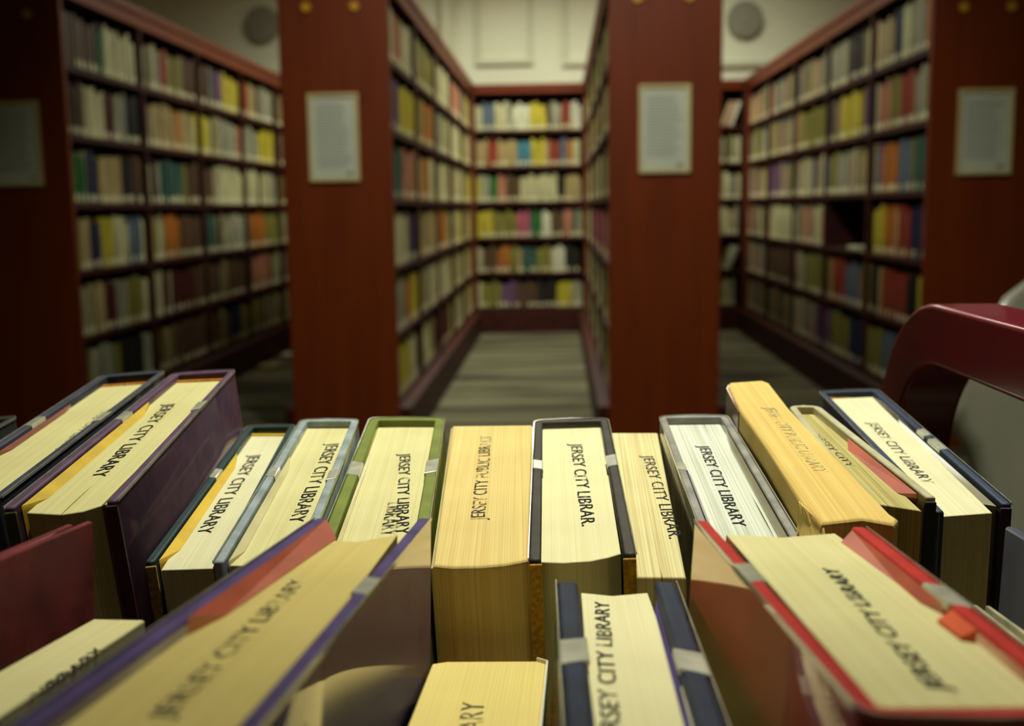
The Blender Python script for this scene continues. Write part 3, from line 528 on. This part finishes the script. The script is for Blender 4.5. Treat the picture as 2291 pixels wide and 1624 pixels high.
def ink(name, rgb, cover):
    if name in MATS: return MATS[name]
    m = bpy.data.materials.new(name); m.use_nodes = True; nt = m.node_tree; N = nt.nodes; L = nt.links; b = N['Principled BSDF']
    b.inputs['Base Color'].default_value = srgb(rgb); b.inputs['Roughness'].default_value = 0.7; b.inputs['Specular IOR Level'].default_value = 0.2
    tc = N.new('ShaderNodeTexCoord'); no = N.new('ShaderNodeTexNoise'); no.inputs['Scale'].default_value = 420; no.inputs['Detail'].default_value = 3
    L.new(tc.outputs['Object'], no.inputs['Vector']); cr = N.new('ShaderNodeValToRGB'); L.new(no.outputs['Fac'], cr.inputs[0])
    no2 = N.new('ShaderNodeTexNoise'); no2.inputs['Scale'].default_value = 70; L.new(tc.outputs['Object'], no2.inputs['Vector'])
    ad = N.new('ShaderNodeMath'); ad.operation = 'MULTIPLY_ADD'; L.new(no2.outputs['Fac'], ad.inputs[0]); ad.inputs[1].default_value = 0.8; L.new(no.outputs['Fac'], ad.inputs[2])
    L.new(ad.outputs[0], cr.inputs[0])
    cr.color_ramp.elements[0].position = 0.9 - cover * 0.4 - 0.12; cr.color_ramp.elements[1].position = 0.9 - cover * 0.4 + 0.12
    cr.color_ramp.elements[0].color = (0.12, 0.12, 0.12, 1); cr.color_ramp.elements[1].color = (1, 1, 1, 1)
    L.new(cr.outputs[0], b.inputs['Alpha']); MATS[name] = m; return m
INK = {'dark': ink('stamp_ink', (26, 26, 30), 0.6), 'mid': ink('stamp_ink_worn', (56, 56, 54), 0.12), 'faint': ink('stamp_ink_faint', (120, 122, 104), 0.25), 'blue': ink('stamp_ink_blue_grey', (176, 172, 128), 0.05)}
def stamp(txt, a, b, cap, z, m, parent, bold=0.0, label=None):
    cu = bpy.data.curves.new('stamp', 'FONT'); cu.body = txt; cu.size = 1.0; cu.space_character = 1.04; cu.offset = bold
    o = bpy.data.objects.new('stamp_text', cu); COL.objects.link(o)
    dg = bpy.context.evaluated_depsgraph_get(); me = bpy.data.meshes.new_from_object(o.evaluated_get(dg))
    bpy.data.objects.remove(o); bpy.data.curves.remove(cu)
    xs = [v.co.x for v in me.vertices]; ys = [v.co.y for v in me.vertices]; x0, x1, y0, y1 = min(xs), max(xs), min(ys), max(ys)
    A = Vector((a[0], a[1])) / 1000; B = Vector((b[0], b[1])) / 1000; d = B - A; L = d.length; d.normalize(); n = Vector((-d.y, d.x)); cap /= 1000
    for v in me.vertices:
        s = (v.co.x - x0) / (x1 - x0) * L; h = (v.co.y - y0) / (y1 - y0) * cap
        h += 0.00012 * math.sin(s * 260) ; p = A + d * s + n * h
        v.co = (p.x, p.y, z)
    me.materials.clear(); return link('stamp', me, m, parent, label)
def lerp(a, b, t): return (a[0] + (b[0] - a[0]) * t, a[1] + (b[1] - a[1]) * t)
def off(p, q, d):
    """line p->q moved by d to its left"""
    vx, vy = q[0] - p[0], q[1] - p[1]; l = math.hypot(vx, vy); nx, ny = -vy / l * d, vx / l * d
    return (p[0] + nx, p[1] + ny), (q[0] + nx, q[1] + ny)
def isect(a, b, c, d):
    x1, y1, x2, y2, x3, y3, x4, y4 = *a, *b, *c, *d; den = (x1 - x2) * (y3 - y4) - (y1 - y2) * (x3 - x4)
    A = x1 * y2 - y1 * x2; B = x3 * y4 - y3 * x4
    return ((A * (x3 - x4) - (x1 - x2) * B) / den, (A * (y3 - y4) - (y1 - y2) * B) / den)
def bez(a, c, b, n=6): return [((1 - t) ** 2 * a[0] + 2 * t * (1 - t) * c[0] + t * t * b[0], (1 - t) ** 2 * a[1] + 2 * t * (1 - t) * c[1] + t * t * b[1]) for t in [k / n for k in range(n + 1)]]
def outline(q, front, g=0.0, r=5.0, bulge=1.0):
    """outer run of a cover grown by g: open end left -> round the spine -> open end right (mm); q = FL, FR, NR, NL"""
    FL, FR, NR, NL = q
    if front: OL, SL, SR, OR = FL, NL, NR, FR; sg = 1
    else: OL, SL, SR, OR = NL, FL, FR, NR; sg = -1
    sg = -1 if front else 1
    a0, a1 = off(OL, SL, g * sg); b0, b1 = off(SL, SR, g * sg); c0, c1 = off(SR, OR, g * sg)
    sl = isect(a0, a1, b0, b1); sr = isect(b0, b1, c0, c1)
    def toward(p, t, d):
        l = math.hypot(t[0] - p[0], t[1] - p[1]); return lerp(p, t, min(0.45, d / l))
    pts = [a0] + bez(toward(sl, a0, r), sl, toward(sl, sr, r))
    m = lerp(sl, sr, 0.5); dy = bulge if not front else -bulge
    pts += [(m[0], m[1] + dy)]
    pts += bez(toward(sr, sl, r), sr, toward(sr, c1, r)) + [c1]
    return pts, (a0, sl, sr, c1)
def mm(p): return [(x / 1000, y / 1000) for x, y in p]
def cart_book(key, label, cover=None, pages='cream', tb=3.0, ts=2.5, band=None, film=True, tapes=(), flaps=(), ends=None, ink_='dark', bev=0.7, paperback=False, round_=0.0, bold=0.0, group='library books standing on the cart'):
    d = BOOKS[key]; front = key[0] == 'F'; q = d['o'][:4] if len(d['o']) == 4 else None
    root = bpy.data.objects.new('library_book', None); COL.objects.link(root)
    root.matrix_world = Matrix.Translation(d['loc']) @ Matrix(d['rot']).to_4x4(); tag(root, label, 'book', group)
    H = d['H'] / 1000
    if paperback:
        pl = d['o']; prism('page_block', mm(pl), 0.001, H, PG[pages], root, 0.0006 if not round_ else round_, 3)
        zt = H + (0.00015)
    else:
        # page block
        pts, (ol, sl, sr, orr) = outline(q, front, 0.0)
        ip, (il, isl, isr, ir) = outline(q, front, -tb - 0.3, r=0.5, bulge=0)
        if 'pg' in d: pg = d['pg']
        else:
            e = 3.5 / max(1, math.hypot(isl[0] - il[0], isl[1] - il[1])); pg = [lerp(isl, il, 1 - e), lerp(isl, il, 3.0 * e), lerp(isr, ir, 3.0 * e), lerp(isr, ir, 1 - e)]
            pg = [pg[1], pg[2], pg[3], pg[0]]
        prism('page_block', mm(pg), 0.003, H - 0.003, PG[pages], root, 0.0002, 1); zt = H - 0.0028
        # cover
        inn = outline(q, front, -tb, r=1.0, bulge=0)[0]
        # spine thinner than boards
        co = prism('cover', mm(pts + list(reversed(inn))), 0, H, cover, root, bev / 1000, 3, smooth=True)
        co.data.materials.append(glossy(cover))
        for p in co.data.polygons:
            if abs(p.normal.z) < 0.12: p.material_index = 1
        if film:
            o1 = outline(q, front, 0.03)[0]; o2 = outline(q, front, 0.28)[0]
            prism('jacket_film_edge', mm(o2 + list(reversed(o1))), H - 0.0007, H + 0.0002, FILM, root, 0, label='clear plastic jacket edge')
        if band:
            s0, s1 = (isl, isr)
            dd = -1 if not front else 1
            pgf = (pg[0], pg[1]) if not front else (pg[-1], pg[-2])
            u0, u1 = off(pgf[0], pgf[1], 0.2 * -dd); v0, v1 = off(pgf[0], pgf[1], 2.2 * -dd)
            prism('head_band', mm([u0, u1, v1, v0]), H - 0.012, H - 0.0022, band, root, 0.0006, 2)
        for side, t0, t1 in tapes:
            a, b_ = (il, isl) if side == 'L' else (ir, isr); c, e_ = (ol, sl) if side == 'L' else (orr, sr)
            p = [lerp(c, e_, t0), lerp(c, e_, t1), lerp(a, b_, t1), lerp(a, b_, t0)]
            cx = sum(x for x, _ in p) / 4; cy = sum(y for _, y in p) / 4
            p = [(cx + (x - cx) * 1.03, cy + (y - cy)) for x, y in p]
            prism('jacket_tape', mm(p), H - 0.0014, H + 0.0002, TAPE, root, 0.0004, 2)
        for f in flaps:
            side, t0, t1, th, m, dz = f
            a, b_ = (il, isl) if side == 'L' else (ir, isr); sgn = (1 if side == 'L' else -1) * (1 if front else -1)
            p0, p1 = lerp(a, b_, t0), lerp(a, b_, t1); q0, q1 = off(p0, p1, th * sgn)
            qa = off(lerp(p0, p1, 0.10), p1, th * sgn)[0]; qb = off(lerp(p0, p1, 0.86 if t1 - t0 > 0.2 else 0.95), p1, th * sgn * (0.45 if t1 - t0 > 0.2 and front else 0.8))[0] if t1 < 0.97 else q1
            bm = bmesh.new(); zt_ = H + dz / 1000; lo = th * 0.00055
            P5 = mm([p0, qa, qb, p1]); T = [(x, y, z) for (x, y), z in zip(P5, (zt_, zt_ - lo, zt_ - lo, zt_))]
            va = [bm.verts.new((x, y, 0.004)) for x, y in P5]; vb = [bm.verts.new(p) for p in T]
            bm.faces.new(list(reversed(va))); bm.faces.new(vb)
            for i in range(4): bm.faces.new((va[i], va[(i + 1) % 4], vb[(i + 1) % 4], vb[i]))
            bm_obj('jacket_flap', bm, m, root)
        if ends:
            for side in 'LR':
                if side not in ends: continue
                o_, s_ = (ol, sl) if side == 'L' else (orr, sr); i_, is_ = (il, isl) if side == 'L' else (ir, isr)
                l = math.hypot(s_[0] - o_[0], s_[1] - o_[1]); p = [o_, lerp(o_, s_, -1.0 / l), lerp(i_, is_, -1.0 / l), i_]
                prism('board_end', mm(p), 0.001, H - 0.0015, ends[side], root, 0.0003, 2)
    for i, (t, a, b_, cap) in enumerate(d['st']):
        im = INK[ink_ if i == 0 or ink_ != 'dark' else 'mid']
        stamp(t, a, b_, cap, zt + 0.00005 * i, im, root, bold, 'worn ink library stamp')
    return root, H
YEL = mat('endpaper_yellow', (226, 186, 40), 0.6, var=0.1, scale=80); ORA = mat('headband_orange', (226, 146, 12), 0.6, var=0.2, scale=300, stretch=(3, 1, 1))
REDB = mat('headband_red', (190, 34, 12), 0.6, var=0.2, scale=500); BLUB = mat('headband_blue', (28, 92, 186), 0.6, var=0.2, scale=500)
GOLDC = mat('ochre_cloth', (206, 158, 24), 0.75, var=0.25, scale=700)
SALM = mat('flap_salmon', (206, 104, 78), 0.4, coat=0.6, var=0.18, scale=35); SALR = mat('flap_red', (178, 52, 52), 0.4, coat=0.6, var=0.18, scale=35)
GREYF = mat('flap_grey', (150, 144, 112), 0.4, coat=0.5, var=0.15, scale=40); CRMF = mat('flap_cream', (216, 204, 146), 0.6, coat=0.2, var=0.1, scale=40)
VIOL = mat('flap_violet', (70, 58, 130), 0.4, coat=0.5, var=0.15, scale=40); OLV = mat('flap_olive', (110, 108, 40), 0.4, coat=0.5, rgb2=(56, 60, 20), scale=60)
# rear row, from the far left of the picture to the right
cart_book('B0', 'charcoal hardback with golden headband, at the far-left picture edge of the rear row', cloth_mat('charcoal', (62, 62, 62)), band=ORA, tapes=(('R', .5, .56),))
cart_book('B1', 'navy-grey hardback leaning beside the purple one, second from left in the rear row', cloth_mat('slate_navy', (68, 72, 90)), 'cream_lined', band=ORA, tapes=(('L', .48, .56), ('R', .5, .57)), flaps=(('L', .3, .72, 1.6, mat('flap_rust', (150, 74, 50), 0.5, coat=0.5, var=0.2, scale=40), -1.5),), ink_='mid')
cart_book('B2', 'purple hardback with yellow flap and orange headband, rear row beside the navy-grey one', cloth_mat('aubergine', (104, 74, 100), (82, 56, 84)), 'cream_lined', band=ORA, tapes=(('L', .55, .62), ('R', .60, .67)), flaps=(('L', .02, .74, 3.6, YEL, -1.2),), ends={'L': OLV, 'R': cloth_mat('wine', (70, 26, 40))}, bev=0.9)
cart_book('B3', 'thin dark teal hardback with yellow flap and headband, rear row, beside the light-blue book', cloth_mat('dark_teal', (34, 62, 62)), 'pale', band=YEL, tapes=(('L', .52, .59),), flaps=(('L', .02, .76, 3.0, YEL, -1.2),), ends={'L': GOLDC})
cart_book('B4', 'light blue-grey hardback in plastic jacket, rear row, beside the green book', cloth_mat('powder_blue', (168, 182, 180)), 'cream', tapes=(('L', .5, .57), ('R', .48, .55)), flaps=(('L', .02, .7, 2.2, CRMF, -1.5),))
cart_book('B5', 'olive-green hardback with double ink stamp, rear row, beside the thick paperback', cloth_mat('leaf_green', (126, 138, 50), (104, 116, 40)), 'cream', tb=4.0, tapes=(('L', .5, .60), ('R', .52, .62)), flaps=(('L', .05, .75, 1.2, CRMF, -2.0),))
r6, h6 = cart_book('B6', 'thick yellowed paperback with reversed public library stamp, centre of the rear row', None, 'tan', paperback=True, ink_='mid', round_=0.0012)
cart_book('B7', 'black-jacketed hardback with red headband and ochre cloth edges, centre of the rear row', cloth_mat('soft_black', (66, 62, 50), (48, 44, 36)), 'bright', tb=3.4, band=REDB, tapes=(('L', .56, .63), ('R', .56, .65)), ends={'L': GOLDC, 'R': GOLDC}, bev=0.8)
cart_book('B8', 'slim cream paperback with rough dark-lined pages, rear row beside the red-headband book', None, 'rough', paperback=True)
cart_book('B9', 'white-paged hardback with bright blue headband, rear row', cloth_mat('silver_grey', (160, 158, 146)), 'white', tb=2.8, band=BLUB, tapes=(('L', .55, .60),), flaps=(('R', .02, .9, 1.6, GREYF, -0.8), ('L', .1, .6, 0.9, mat('flap_lilac', (190, 182, 184), .4, coat=.5, var=.1, scale=40), -0.6)))
r10, h10 = cart_book('B10', 'tall battered golden paperback with curled pages and faint blue stamp, rear row', None, 'gold', paperback=True, ink_='blue', round_=0.0014)
r11, h11 = cart_book('B11', 'water-stained olive-paged hardback with red flap, beside the golden paperback', cloth_mat('parchment', (200, 194, 156), (170, 162, 120)), 'olive', tb=3.0, film=False, flaps=(('R', .05, .62, 3.4, SALM, -1.0),), ends={'R': cloth_mat('near_black', (44, 40, 28))}, ink_='mid')
cart_book('B12', 'navy hardback with golden headband and clear jacket clips, far-right end of the rear row', cloth_mat('dusk_navy', (46, 60, 84), (34, 44, 68)), 'pale', band=ORA, tapes=(('R', .50, .56), ('R', .38, .47)), flaps=(('R', .02, .72, 4.6, GREYF, -2.2),), ends={'R': cloth_mat('plum', (58, 40, 70))}, ink_='mid', bev=0.9)
# thin inked leaves and covers that belong to single books
d = BOOKS['B6']
def side_cover(root, key, idx, th, m, H, name='cover', grow=0.4, z1=0.0, label=None):
    P = [BOOKS[key]['o'][i] for i in idx]; out = []
    for i, p in enumerate(P):
        a = P[max(0, i - 1)]; b = P[min(len(P) - 1, i + 1)]; vx, vy = b[0] - a[0], b[1] - a[1]; l = math.hypot(vx, vy)
        out.append((p[0] - vy / l * th, p[1] + vx / l * th))
    prism(name, mm(P + list(reversed(out))), 0, H + z1, m, root, 0, label=label)
CRMC = mat('paperback_cover', (206, 190, 128), 0.5, coat=0.4, var=0.15, scale=40); OXB = mat('oxblood_cover', (104, 46, 32), 0.4, coat=0.6, rgb2=(160, 110, 60), scale=50)
side_cover(r6, 'B6', (6, 0, 1, 2), 0.55, CRMC, h6, z1=-0.001)
side_cover(r10, 'B10', (11, 12, 0), 0.5, OXB, h10, z1=-0.0012)
# curled corner leaves of the battered paperback
A = BOOKS['B10']['o'][9]; A2 = BOOKS['B10']['o'][8]
bm = bmesh.new()
for k in range(11):
    t = k / 10; x0 = A[0] - 0.6 + (A2[0] - A[0] + 0.8) * t; yin = A[1] + (A2[1] - A[1]) * t + 2.5; yout = A[1] - 1.5 + (A2[1] - A[1] - 0.5) * t ** 0.6
    nz = 16; ny = 4; grid = []
    for iz in range(nz + 1):
        row = []; dz = 85 * (iz / nz) ** 1.7
        for iy in range(ny + 1):
            u = iy / ny; droop = 2.6 * u * u * math.exp(-dz / 12)
            row.append((x0 + u * (1.3 * math.sin(dz * 0.42 + 0.5 + k * 0.2) * math.exp(-dz / 30) - 0.4), yin + (yout - yin) * u + 0.5 * math.sin(k * 2.1), h10 * 1000 - 0.4 - dz - droop))
        grid.append(row)
    vv = [[(bm.verts.new((x / 1000, y / 1000, z / 1000)), bm.verts.new(((x + 0.45) / 1000, y / 1000, z / 1000))) for x, y, z in r] for r in grid]
    for iz in range(nz):
        for iy in range(ny):
            for s_ in (0, 1): bm.faces.new((vv[iz][iy][s_], vv[iz + 1][iy][s_], vv[iz + 1][iy + 1][s_], vv[iz][iy + 1][s_]))
        bm.faces.new((vv[iz][ny][0], vv[iz + 1][ny][0], vv[iz + 1][ny][1], vv[iz][ny][1]))
    for iy in range(ny): bm.faces.new((vv[0][iy][0], vv[0][iy + 1][0], vv[0][iy + 1][1], vv[0][iy][1]))
bm_obj('curled_leaves', bm, PG['gold'], r10, 'crumpled page corners')
# front row
cart_book('F0', 'thin worn dark-red book with glossy cover, left end of the front row', cloth_mat('dull_red', (122, 40, 40), (92, 28, 30)), 'tan', tb=1.8, film=False, bev=0.6, flaps=(('L', .1, .95, .5, SALR, -.2),))
cart_book('F1', 'cream-paged book low in the front row, between dark-red and purple covers', None, 'cream', paperback=True)
cart_book('F2', 'thick purple hardback with red flap in clear jacket, front row', cloth_mat('violet', (88, 70, 122), (66, 50, 98)), 'warm', tb=3.4, tapes=(('R', .42, .50),), flaps=(('L', .02, .62, 5.2, SALM, 0.3), ('L', .02, .60, 6.2, SALR, -1.6)), ink_='mid', bev=1.1)
r4, h4 = cart_book('F4', 'yellowed paperback with splayed white back cover, bottom middle of the front row', None, 'warm', paperback=True, ink_='mid', round_=0.0008)
side_cover(r4, 'F4', (5, 0, 1), 0.9, mat('black_cover', (26, 26, 24), 0.35, coat=0.6, var=0.2, scale=60), h4, z1=-0.004)
side_cover(r4, 'F4', (2, 3, 4), 0.5, mat('white_cover_inside', (226, 222, 196), 0.5, var=0.06, scale=30), h4, z1=0.0008)
cart_book('F5', 'slim sheaf of yellow pages standing beside the navy book, front row', None, 'cream', paperback=True)
cart_book('F6', 'navy hardback with puffy plastic-jacketed boards, centre of the front row', cloth_mat('ink_navy', (36, 46, 66), (24, 32, 50)), 'bright', tb=5.6, film=True, tapes=(('L', .43, .56), ('R', .50, .61)), flaps=(('R', .1, .97, 1.0, VIOL, -2.0), ('R', .3, .9, 2.2, VIOL, -4.0)), bev=1.7, bold=0.004)
cart_book('F7', 'large red hardback with salmon flap in clear jacket, front row', cloth_mat('signal_red', (196, 44, 32), (176, 32, 26)), 'cream', tb=3.6, tapes=(('L', .36, .47), ('R', .46, .58)), flaps=(('R', .015, .56, 5.0, SALM, -0.8), ('R', .60, .70, 3.0, mat('sticker_orange', (226, 84, 10), .5, var=.05, scale=40), -0.6), ('L', .1, .6, .8, SALM, -1.5)), bev=1.2, bold=0.01)
cart_book('F8', 'slim pale book glimpsed between the red hardback and the worn blue cover', cloth_mat('putty', (176, 170, 132)), 'cream', tb=1.2, film=False, bev=0.3)
cart_book('F9', 'worn scuffed blue hardback at the far-right end of the front row', mat('cover_scuffed_blue', (44, 56, 92), 0.55, coat=0.3, rgb2=(78, 84, 96), scale=60, stretch=(1, 1, 0.4), contrast=(0.35, 0.8)), 'olive', tb=2.6, film=False, bev=1.0)
